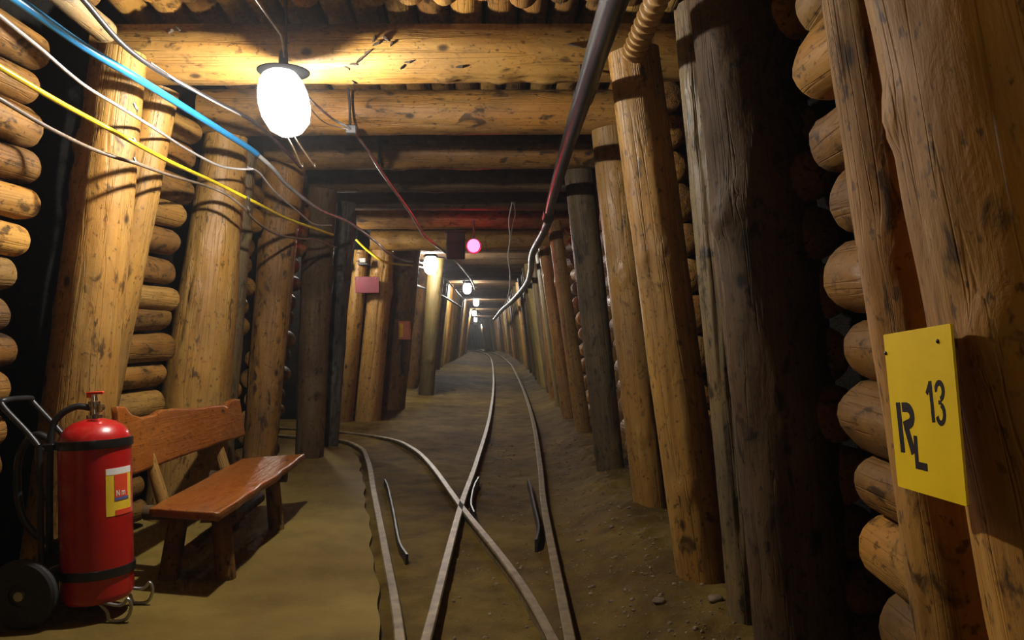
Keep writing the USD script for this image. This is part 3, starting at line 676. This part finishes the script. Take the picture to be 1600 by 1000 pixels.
cable('cable', [(600, 425, 11.6), (640, 442, 13.0), (690, 462, 16.5), (720, 480, 21)], 0.025, 'cable_grey', 'dark pipe-like cable along the left wall under the second lamp')
t = thing('junction_box', W(549, 203, 5.15), 'small grey junction box on the central cable under the second roof beam', 'junction box')
obj('body', boxm(0.075, 0.05, 0.06, bev=0.006), 'cable_grey', t, smooth=False)
obj('strap', tube([(-0.01, 0, 0.03), (-0.015, 0.02, 0.18), (-0.03, 0.03, 0.30)], 0.009, 6), 'rubber', t)
data(obj('strap', tube([W(590, 262, 6.35), W(593, 240, 6.4), W(591, 212, 6.42)], 0.014, 6), 'rubber', smooth=True), 'black strap holding the central cable to the third roof beam', 'strap')
# black pipe on the right
pp = [(985, -70, 2.35), (958, 5, 2.75), (932, 85, 3.35), (906, 168, 4.15), (880, 250, 5.5), (862, 315, 7.2), (853, 355, 8.6), (832, 397, 10.5), (829, 425, 13), (822, 445, 15.5), (803, 468, 20), (785, 484, 27), (772, 499, 38)]
t = thing('pipe', (0, 0, 0), 'black pipe hanging along the right side under the roof beams', 'pipe')
obj('tube', tube([W(*p) for p in pp], [0.055, 0.053, 0.050, 0.048, 0.048, 0.055, 0.07, 0.075], 18), 'pipe_black', t, smooth=True)
for (px, py, d) in ((913, 146, 3.95), (858, 334, 7.8)):
    c = W(px, py, d); q = W(px - 2, py + 7, d + 0.09)
    obj('coupling', tube([c - (q - c) * 0.6, c, q], 0.058 if d < 5 else 0.066, 18), 'steel_dark', t)
for (px, py, d, dz) in ((906, 168, 4.15, 0.16), (880, 250, 5.45, 0.2)):
    c = W(px, py, d)
    obj('hanger', tube([c + [0, 0, 0.05], c + [0.005, 0, dz + 0.1]], 0.008, 6), 'steel_dark', t)
# ribbed tan duct over the golden post on the right
dp = catmull([W(988, 88, 3.66), W(1003, 52, 3.55), W(1022, 8, 3.4), W(1048, -50, 3.15)], 40)
rr = 0.052 + 0.008 * np.sin(np.arange(len(dp)) * 0.62)
data(obj('ribbed_duct', tube(dp, rr, 18, smoothpath=False), 'duct_tan', smooth=True), 'ribbed tan hose ending above the golden lit post', 'hose')

# cable hangers nailed to the left posts
def hanger(px, pys, d, label, depth=0.12):
    t = thing('cable_hanger', W(px, pys[0], d), label, 'hanger')
    o = W(px, pys[0], d)
    for py in pys:
        c = W(px, py, d) - o
        obj('hook', tube([c + [-0.05, depth, 0.012], c + [0.0, 0.02, 0.0], c + [0.012, -0.02, -0.012], c + [0.006, -0.035, 0.012]], 0.006, 8), 'steel_zinc', t)
    a, b = W(px, pys[0] - 4, d) - o, W(px, pys[-1] + 8, d) - o
    return t
hanger(212, (168, 222, 252), 3.76, 'row of zinc cable hooks on the thick post by the fire extinguisher')
hanger(388, (264, 310, 326), 5.2, 'row of zinc cable hooks on the broad post behind the bench backrest', 0.08)
hanger(560, (395, 408), 10.5, 'pair of cable hooks above the dark red plate', 0.12)

# ---------------------------------------------------------------- plates and boxes on posts
t = thing('red_plate', W(574, 445, 10.55), 'dark red plate nailed across the pale pair of posts', 'plate')
obj('board', boxm(0.34, 0.018, 0.235, bev=0.004), 'maroon_paint', t, smooth=False)
for sx in (-0.13, 0.13):
    obj('nail', trimesh.creation.icosphere(1, 0.008).apply_translation((sx, -0.011, 0.09)), 'steel_zinc', t)
for (px, py, d, lab) in ((567, 407, 10.52, 'white insulator cap on the cable above the right of the red plate'), (536, 410, 10.5, 'white insulator cap on the slim post above the left of the red plate')):
    t = thing('insulator', W(px, py, d), lab, 'insulator')
    obj('cap', boxm(0.10, 0.08, 0.07, bev=0.012), 'cable_white', t, smooth=False)
    obj('base', boxm(0.14, 0.14, 0.03, (0, 0.05, -0.05), bev=0.005), 'steel_dark', t, smooth=False)
t = thing('call_box', W(632, 516, 11.85), 'small orange box with a yellow strip on the dull brown post', 'box')
obj('body', boxm(0.19, 0.12, 0.30, bev=0.01), 'orange_paint', t, smooth=False)
obj('strip', boxm(0.05, 0.02, 0.22, (-0.04, -0.068, 0.0), bev=0.003), 'yellow_paint', t, smooth=False)
obj('cord', tube([(0, 0, -0.15), (-0.03, -0.02, -0.4), (-0.02, 0, -0.7)], 0.03, 8), 'rubber', t)

# yellow sign: R with a low L and a raised 13
def stroke(pts, w):
    return LineString(pts).buffer(w / 2, cap_style=2, join_style=1)
def arc(cx, cy, rx, ry, a0, a1, n=14):
    return [(cx + rx * math.cos(math.radians(a)), cy + ry * math.sin(math.radians(a))) for a in np.linspace(a0, a1, n)]
sr, sl = W(1518, 800, 1.42), None
tr, br, tl, bl = W(1479, 512, 1.205), W(1518, 799, 1.205), W(1379, 518, 1.46), W(1403, 756, 1.46)
o = (tr + br + tl + bl) / 4
t = thing('sign', o, 'yellow metal sign reading R L 13 on the two right foreground posts', 'sign')
ux = ((tr + br) - (tl + bl)) / 2; wS = np.linalg.norm(ux); ux /= wS
uz = ((tl + tr) - (bl + br)) / 2; hS = np.linalg.norm(uz); uz /= hS
nS = np.cross(ux, uz); nS /= np.linalg.norm(nS)
def on_sign(m):                                   # sign plane (right, up, out) -> world offset
    m = m.copy(); m.vertices = m.vertices[:, :1] * ux + m.vertices[:, 1:2] * uz + m.vertices[:, 2:] * nS; return m
def quad(u, v):                                   # 0..1 across, 0..1 down
    p = (tl * (1 - u) + tr * u) * (1 - v) + (bl * (1 - u) + br * u) * v - o
    return np.array([p @ ux, p @ uz])
def solve_uv(px, py):
    best = None
    # intersect the view ray with the sign's plane
    d = np.array([(px - VX) / F, 1, (VY - py) / F]); c = np.array([0, 0, EYE])
    k = ((o - c) @ nS) / (d @ nS); p = c + d * k - o
    return (p @ ux, p @ uz)
corners = [quad(0, 0), quad(1, 0), quad(1, 1), quad(0, 1)]
plate = trimesh.creation.extrude_polygon(Polygon(corners).buffer(-0.004).buffer(0.004), 0.004, engine='earcut'); plate.apply_translation((0, 0, -0.004))
obj('plate', on_sign(plate), 'yellow_paint', t)
def letter(shape, name):
    parts = [trimesh.creation.extrude_polygon(q, 0.0004, engine='earcut') for q in getattr(shape, 'geoms', [shape])]
    obj(name, on_sign(join(parts)), 'ink', t)
def glyph(kind, x0, y0, w, h, th):
    if kind == 'R':
        stem = sbox(0, 0, th, h)
        bowl = unary_union([stroke([(th * 1.35, h - th / 2)] + arc(w - 0.36 * w, h * 0.74, 0.30 * w, h * 0.26 - th / 2, 90, -90) + [(th * 1.35, h * 0.48 + th * 0.25)], th)])
        leg = stroke([(w * 0.52, h * 0.5), (w * 0.80, 0)], th * 1.05)
        return unary_union([bowl, leg]).union(stem), x0, y0
    if kind == 'L':
        return unary_union([sbox(0, 0, th, h), sbox(0, 0, w, th * 1.05)]), x0, y0
    if kind == '1':
        return unary_union([sbox(w - th, 0, w, h), stroke([(w - th * 0.6, h - th * 0.4), (0, h - th * 1.9)], th * 0.8)]), x0, y0
    top = stroke([(0.05 * w, h * 0.8)] + arc(w * 0.5, h * 0.76, w * 0.5 - th / 2, h * 0.24 - th / 2, 165, -80), th)
    bot = stroke(arc(w * 0.5, h * 0.26, w * 0.5 - th / 2, h * 0.26 - th / 2, 80, -165), th)
    return unary_union([top, bot, sbox(w * 0.35, h * 0.47, w * 0.62, h * 0.56)]), x0, y0
from shapely import affinity
def place(kind, ptl, pbl, ptr, th):               # picture corners of the character on the sign: top left, bottom left, top right
    a, b, c = (np.array(solve_uv(*p)) for p in (ptl, pbl, ptr))
    hgt, wid = np.linalg.norm(a - b), np.linalg.norm(c - a)
    s, _, _ = glyph(kind, 0, 0, wid, hgt, th * wid)
    up, rt = (a - b) / hgt, (c - a) / wid
    s = affinity.affine_transform(s, [rt[0], up[0], rt[1], up[1], b[0], b[1]])
    letter(s, {'R': 'letter', 'L': 'letter'}.get(kind, 'numeral'))
place('R', (1399, 625), (1409, 703), (1424, 627), 0.27)
place('L', (1428, 679), (1433, 731), (1447, 684), 0.30)
place('1', (1445, 598), (1453, 662), (1454, 597), 0.52)
place('3', (1458, 597), (1464, 668), (1474, 597), 0.27)
for p in ((1382, 547), (1463, 537)):
    u = solve_uv(*p); m = trimesh.creation.icosphere(2, 0.004); m.apply_scale((1, 1, 0.5)); m.apply_translation((u[0], u[1], 0.001)); obj('nail', on_sign(m), 'steel_dark', t)

# ---------------------------------------------------------------- bench
bt = thing('bench', (-1.60, 4.6, 0.0), 'varnished orange-brown slab bench with log legs against the left posts', 'bench')
O = np.array([-1.60, 4.6, 0.0])
def slab(outline, thick, frame, mname, seed, name, live=0.012):
    """A slab with a wavy live edge. outline in (s, t); frame = origin, s axis, t axis."""
    org, sx, tx = (np.asarray(a, float) for a in frame)
    nx = np.cross(sx, tx); nx /= np.linalg.norm(nx)
    pg = Polygon(outline).segmentize(0.04)
    c = np.array(pg.exterior.coords)[:-1]
    c = c + live * (meshkit.noise(np.c_[c * 7, c[:, :1] * 0] + seed * 3.1, seed) - 0.5)[:, None] * 2
    pg = Polygon(c).buffer(0)
    ms = []
    lv = [(-thick / 2, 0.010), (-thick / 2 + 0.008, 0.0), (thick / 2 - 0.010, 0.0), (thick / 2 - 0.003, 0.005), (thick / 2, 0.014)]
    cen = np.array(pg.centroid.coords[0])
    ext = np.array(pg.exterior.coords)[:-1]
    # inset by moving towards the local inner normal
    nx_, pv = np.roll(ext, -1, 0), np.roll(ext, 1, 0)
    tg = nx_ - pv; tg /= np.linalg.norm(tg, axis=1, keepdims=True)
    ccw = pg.exterior.is_ccw
    inn = np.c_[-tg[:, 1], tg[:, 0]] * (1 if ccw else -1)
    rings = [np.c_[ext + inn * ins, np.full(len(ext), h)] for h, ins in lv]
    v = np.vstack(rings); f = ring_faces(len(lv), len(ext))
    from scipy.spatial import cKDTree
    for ri in (0, len(lv) - 1):
        q = Polygon(rings[ri][:, :2])
        cv, cf = trimesh.creation.triangulate_polygon(q, engine='earcut')
        idx = cKDTree(rings[ri][:, :2]).query(cv)[1]
        base = len(v); v = np.vstack([v, rings[ri]])
        f = np.vstack([f, base + idx[cf]])
    m = trimesh.Trimesh(v, f, process=False); trimesh.repair.fix_normals(m)
    rest = np.c_[v[:, 1], v[:, 2] , v[:, 0]] + seed * 7.3
    w = org + v[:, :1] * sx + v[:, 1:2] * tx + v[:, 2:] * nx - O
    f = m.faces
    tm = trimesh.Trimesh(w, f, process=False)
    if tm.volume < 0:
        f = f[:, ::-1]
    return obj(name, (w, f), mname, bt, rest=rest, tone=1.0)
# seat: s along the drift, t across
slab([(0.00, -0.21), (0.10, 0.20), (0.9, 0.205), (1.52, 0.21), (1.72, -0.20), (0.95, -0.215)][::1], 0.05, ((-1.60, 3.79, 0.40), (0.012, 1, 0), (-1, 0.0, 0)), 'varnished_wood', 2, 'seat')
# back: leaning board with horned ends
bk = [(0.0, 0.0), (0.55, 0.0), (1.1, 0.0), (1.60, -0.01), (1.60, 0.26), (1.50, 0.275), (1.42, 0.27), (1.36, 0.235), (1.30, 0.25), (0.95, 0.265), (0.72, 0.285), (0.60, 0.30), (0.45, 0.31), (0.35, 0.29), (0.22, 0.285), (0.12, 0.315), (0.07, 0.365), (0.0, 0.375), (-0.02, 0.2)]
slab(bk, 0.045, ((-1.93, 3.90, 0.585), (0.055, 1, -0.01), (-0.16, 0.0, 1.0)), 'varnished_wood', 3, 'backrest', 0.006)
k = 0
for y in (4.08, 5.05):
    for (x0, x1, z1) in ((-1.46, -1.50, 0.385), (-1.78, -1.72, 0.385)):
        k += 1
        v, f, rs = log(np.array([x0, y, -0.02]) - O, np.array([x1, y + 0.02, z1]) - O, 0.055, 0.05, seed=700 + k, ns=18, step=0.06, rough=0.06)
        obj('leg', (v, f), 'wood_brown', bt, rest=rs, tone=0.9)
    v, f, rs = log(np.array([-1.98, y + 0.1, 0.80]) - O, np.array([-1.74, y + 0.1, 0.02]) - O, 0.030, 0.042, seed=720 + k, ns=16, step=0.06, round0=0.03)
    obj('back_support', (v, f), 'wood_gold', bt, rest=rs, tone=0.9)
    v, f, rs = log(np.array([-1.92, y + 0.02, 0.345]) - O, np.array([-1.40, y + 0.02, 0.345]) - O, 0.042, 0.042, seed=740 + k, ns=16, step=0.06)
    obj('bearer', (v, f), 'wood_dark', bt, rest=rs, tone=1.0)
v, f, rs = log(np.array([-1.62, 3.98, 0.17]) - O, np.array([-1.62, 5.2, 0.17]) - O, 0.035, 0.035, seed=760, ns=14, step=0.1)
obj('stretcher', (v, f), 'wood_dark', bt, rest=rs, tone=1.0)

# ---------------------------------------------------------------- wheeled fire extinguisher
E = np.array([-1.905, 3.58, 0.0])
et = thing('fire_extinguisher', E, 'large red wheeled fire extinguisher with black bands in front of the bench', 'fire extinguisher')
R0 = 0.162
TL = trimesh.transformations.rotation_matrix(math.radians(-2.6), [0, 1, 0]) @ trimesh.transformations.rotation_matrix(math.radians(-3.0), [1, 0, 0])
def ex(name, m, ma, parent=et, tilt=True, smooth=35):
    m = m.copy()
    if tilt:
        m.apply_transform(TL)
    return obj(name, m, ma, parent, smooth=smooth)
tank = ex('tank', lathe([(0, 0.055), (0.10, 0.056), (0.145, 0.066), (R0, 0.095), (R0, 0.80), (R0 * 0.985, 0.835), (R0 * 0.93, 0.862), (R0 * 0.80, 0.892), (R0 * 0.58, 0.916), (R0 * 0.3, 0.930), (0.036, 0.934), (0, 0.934)], 64), 'red_paint')
for z in (0.205, 0.815):
    ex('band', lathe([(R0 - 0.01, z - 0.021), (R0 + 0.007, z - 0.021), (R0 + 0.009, z - 0.016), (R0 + 0.009, z + 0.016), (R0 + 0.007, z + 0.021), (R0 - 0.01, z + 0.021)], 64), 'black_paint')
def patch(a0, a1, z0, z1, dr=0.001, n=14, r=R0):
    a = np.radians(np.linspace(a0, a1, n))
    v = np.vstack([np.c_[(r + q) * np.cos(a), (r + q) * np.sin(a), np.full(n, z)] for q in (dr, -0.002) for z in (z0, z1)])
    f, k = [], np.arange(n - 1)
    for s0, s1, fl in ((0, n, False), (2 * n, 3 * n, True), (0, 2 * n, True), (n, 3 * n, False)):
        q = np.vstack([np.stack([s0 + k, s0 + k + 1, s1 + k + 1], 1), np.stack([s0 + k, s1 + k + 1, s1 + k], 1)])
        f.append(q[:, ::-1] if fl else q)
    m = trimesh.Trimesh(v, np.vstack(f), process=False); return m
# label faces the viewer's right: angle measured from +x; the viewer sees about -62 degrees head on
lb = ex('label', patch(-47, 5, 0.47, 0.695, 0.0012), 'label_yellow')
ex('label_top', patch(-46, 5, 0.665, 0.6955, 0.0020), 'label_white', lb)
ex('label_panel', patch(-33, -6, 0.555, 0.662, 0.0024), 'label_red', lb)
ex('label_stripe', patch(-33, -4, 0.540, 0.555, 0.0028), 'label_blue', lb)
ex('label_foot', patch(-32, 5, 0.470, 0.495, 0.0024), 'label_red', lb)
tx = meshkit.text_mesh('N m', 0.026, 0.0012, bold=True)
tv = tx.vertices; ang = np.radians(-31) + tv[:, 0] / R0 * 0.8
tx.vertices = np.c_[(R0 + 0.0022 + tv[:, 2]) * np.cos(ang), (R0 + 0.0022 + tv[:, 2]) * np.sin(ang), 0.563 + tv[:, 1]]
ex('label_print', tx, 'label_white', lb, smooth=False)
vv = ex('valve', join([lathe([(0, 0.93), (0.036, 0.93), (0.036, 0.95), (0.022, 0.955), (0.020, 0.985), (0.028, 0.99), (0.028, 1.015), (0.016, 1.02), (0.013, 1.05), (0, 1.05)], 24),
                       tube([(0, 0, 0.985), (0.05, -0.03, 0.985)], 0.013, 12)]), 'chrome')
ex('lever', join([boxm(0.085, 0.018, 0.014, (0.008, -0.004, 1.058), 0.003), boxm(0.03, 0.02, 0.022, (-0.02, 0, 1.046), 0.004)]), 'red_plastic', vv)
gm = lathe([(0, 0), (0.022, 0), (0.022, 0.016), (0.018, 0.018), (0, 0.018)], 20); gm.apply_transform(trimesh.transformations.rotation_matrix(math.pi / 2, [1, 0, 0])); gm.apply_translation((0.055, -0.045, 0.985))
ex('gauge', gm, 'chrome', vv)
ex('hose', tube([(-0.015, 0, 0.985), (-0.08, -0.02, 0.995), (-0.15, -0.04, 0.955), (-0.185, -0.05, 0.88), (-0.195, -0.05, 0.70), (-0.20, -0.05, 0.45), (-0.22, -0.02, 0.30)], 0.016, 14), 'rubber')
ex('hose', tube([(-0.21, 0.0, 0.83), (-0.29, 0.0, 0.865), (-0.36, 0.0, 0.80), (-0.385, 0.0, 0.68), (-0.37, 0.0, 0.50), (-0.30, 0.0, 0.38), (-0.22, 0.02, 0.33)], 0.018, 14), 'rubber')
# trolley
fr = []
for s in (-1, 1):
    fr.append(tube([(-0.20, 0.12 * s, 0.13), (-0.20, 0.12 * s, 0.55), (-0.205, 0.12 * s, 0.82)], 0.015, 12))
fr += [tube([(-0.20, -0.12, z), (-0.20, 0.12, z)], 0.012, 10) for z in (0.22, 0.80)]
fr += [boxm(0.06, 0.20, 0.03, (-0.175, 0, z), 0.004) for z in (0.21, 0.81)]
fm = ex('trolley_frame', join(fr), 'black_paint')
ex('handle', tube(np.array([(-0.205, -0.12, 0.82), (-0.26, -0.12, 0.89), (-0.375, -0.12, 1.02), (-0.375, -0.09, 1.045), (-0.375, 0.09, 1.045), (-0.375, 0.12, 1.02), (-0.26, 0.12, 0.89), (-0.205, 0.12, 0.82)]), 0.014, 12, 6), 'steel_dark', fm)
def wheel(y):
    w = join([lathe([(0.055, -0.022), (0.145, -0.026), (0.158, -0.016), (0.160, 0.0), (0.158, 0.016), (0.145, 0.026), (0.055, 0.022), (0.055, -0.022)], 48)])
    h = lathe([(0, -0.018), (0.06, -0.014), (0.06, 0.014), (0, 0.018)], 30); hb = lathe([(0, -0.035), (0.022, -0.035), (0.022, 0.035), (0, 0.035)], 20)
    T = trimesh.transformations.translation_matrix((-0.245, y, 0.152)) @ trimesh.transformations.rotation_matrix(math.pi / 2, [1, 0, 0])
    for q in (w, h, hb):
        q.apply_transform(T)
    wp = obj('wheel', w, 'tyre', et, smooth=35); obj('rim', h, 'steel_dark', wp, smooth=35); obj('hub', hb, 'steel_zinc', wp, smooth=35)
wheel(-0.19); wheel(0.19)
obj('axle', tube([(-0.245, -0.20, 0.152), (-0.245, 0.20, 0.152)], 0.012, 12), 'steel_dark', et)
obj('foot', tube(np.array([(0.03, -0.10, 0.09), (0.16, -0.11, 0.07), (0.20, -0.11, 0.10), (0.215, -0.11, 0.06), (0.19, -0.11, 0.005), (0.12, -0.115, 0.0), (0.10, -0.11, 0.04), (0.06, -0.10, 0.075)]), 0.008, 10), 'steel_zinc', et)
obj('foot', tube(np.array([(0.03, 0.10, 0.09), (0.16, 0.11, 0.07), (0.20, 0.11, 0.10), (0.215, 0.11, 0.06), (0.19, 0.11, 0.005), (0.12, 0.115, 0.0), (0.10, 0.11, 0.04), (0.06, 0.10, 0.075)]), 0.008, 10), 'steel_zinc', et)

# ---------------------------------------------------------------- dusty air
if HAZE:
    LOOK['haze'] = usdkit.material(stage, '/World/Looks/haze', {'v': ('principled_volume', {'color': (0.8, 0.8, 0.82), 'density': HAZE, 'anisotropy': 0.6})}, volume='v.volume')
    hb = trimesh.creation.box((18, 110, 9)); hb.apply_translation((-3, 42, 0))
    data(obj('haze', hb, 'haze', smooth=False), 'thin dusty air filling the whole drift', 'haze', kind='stuff')
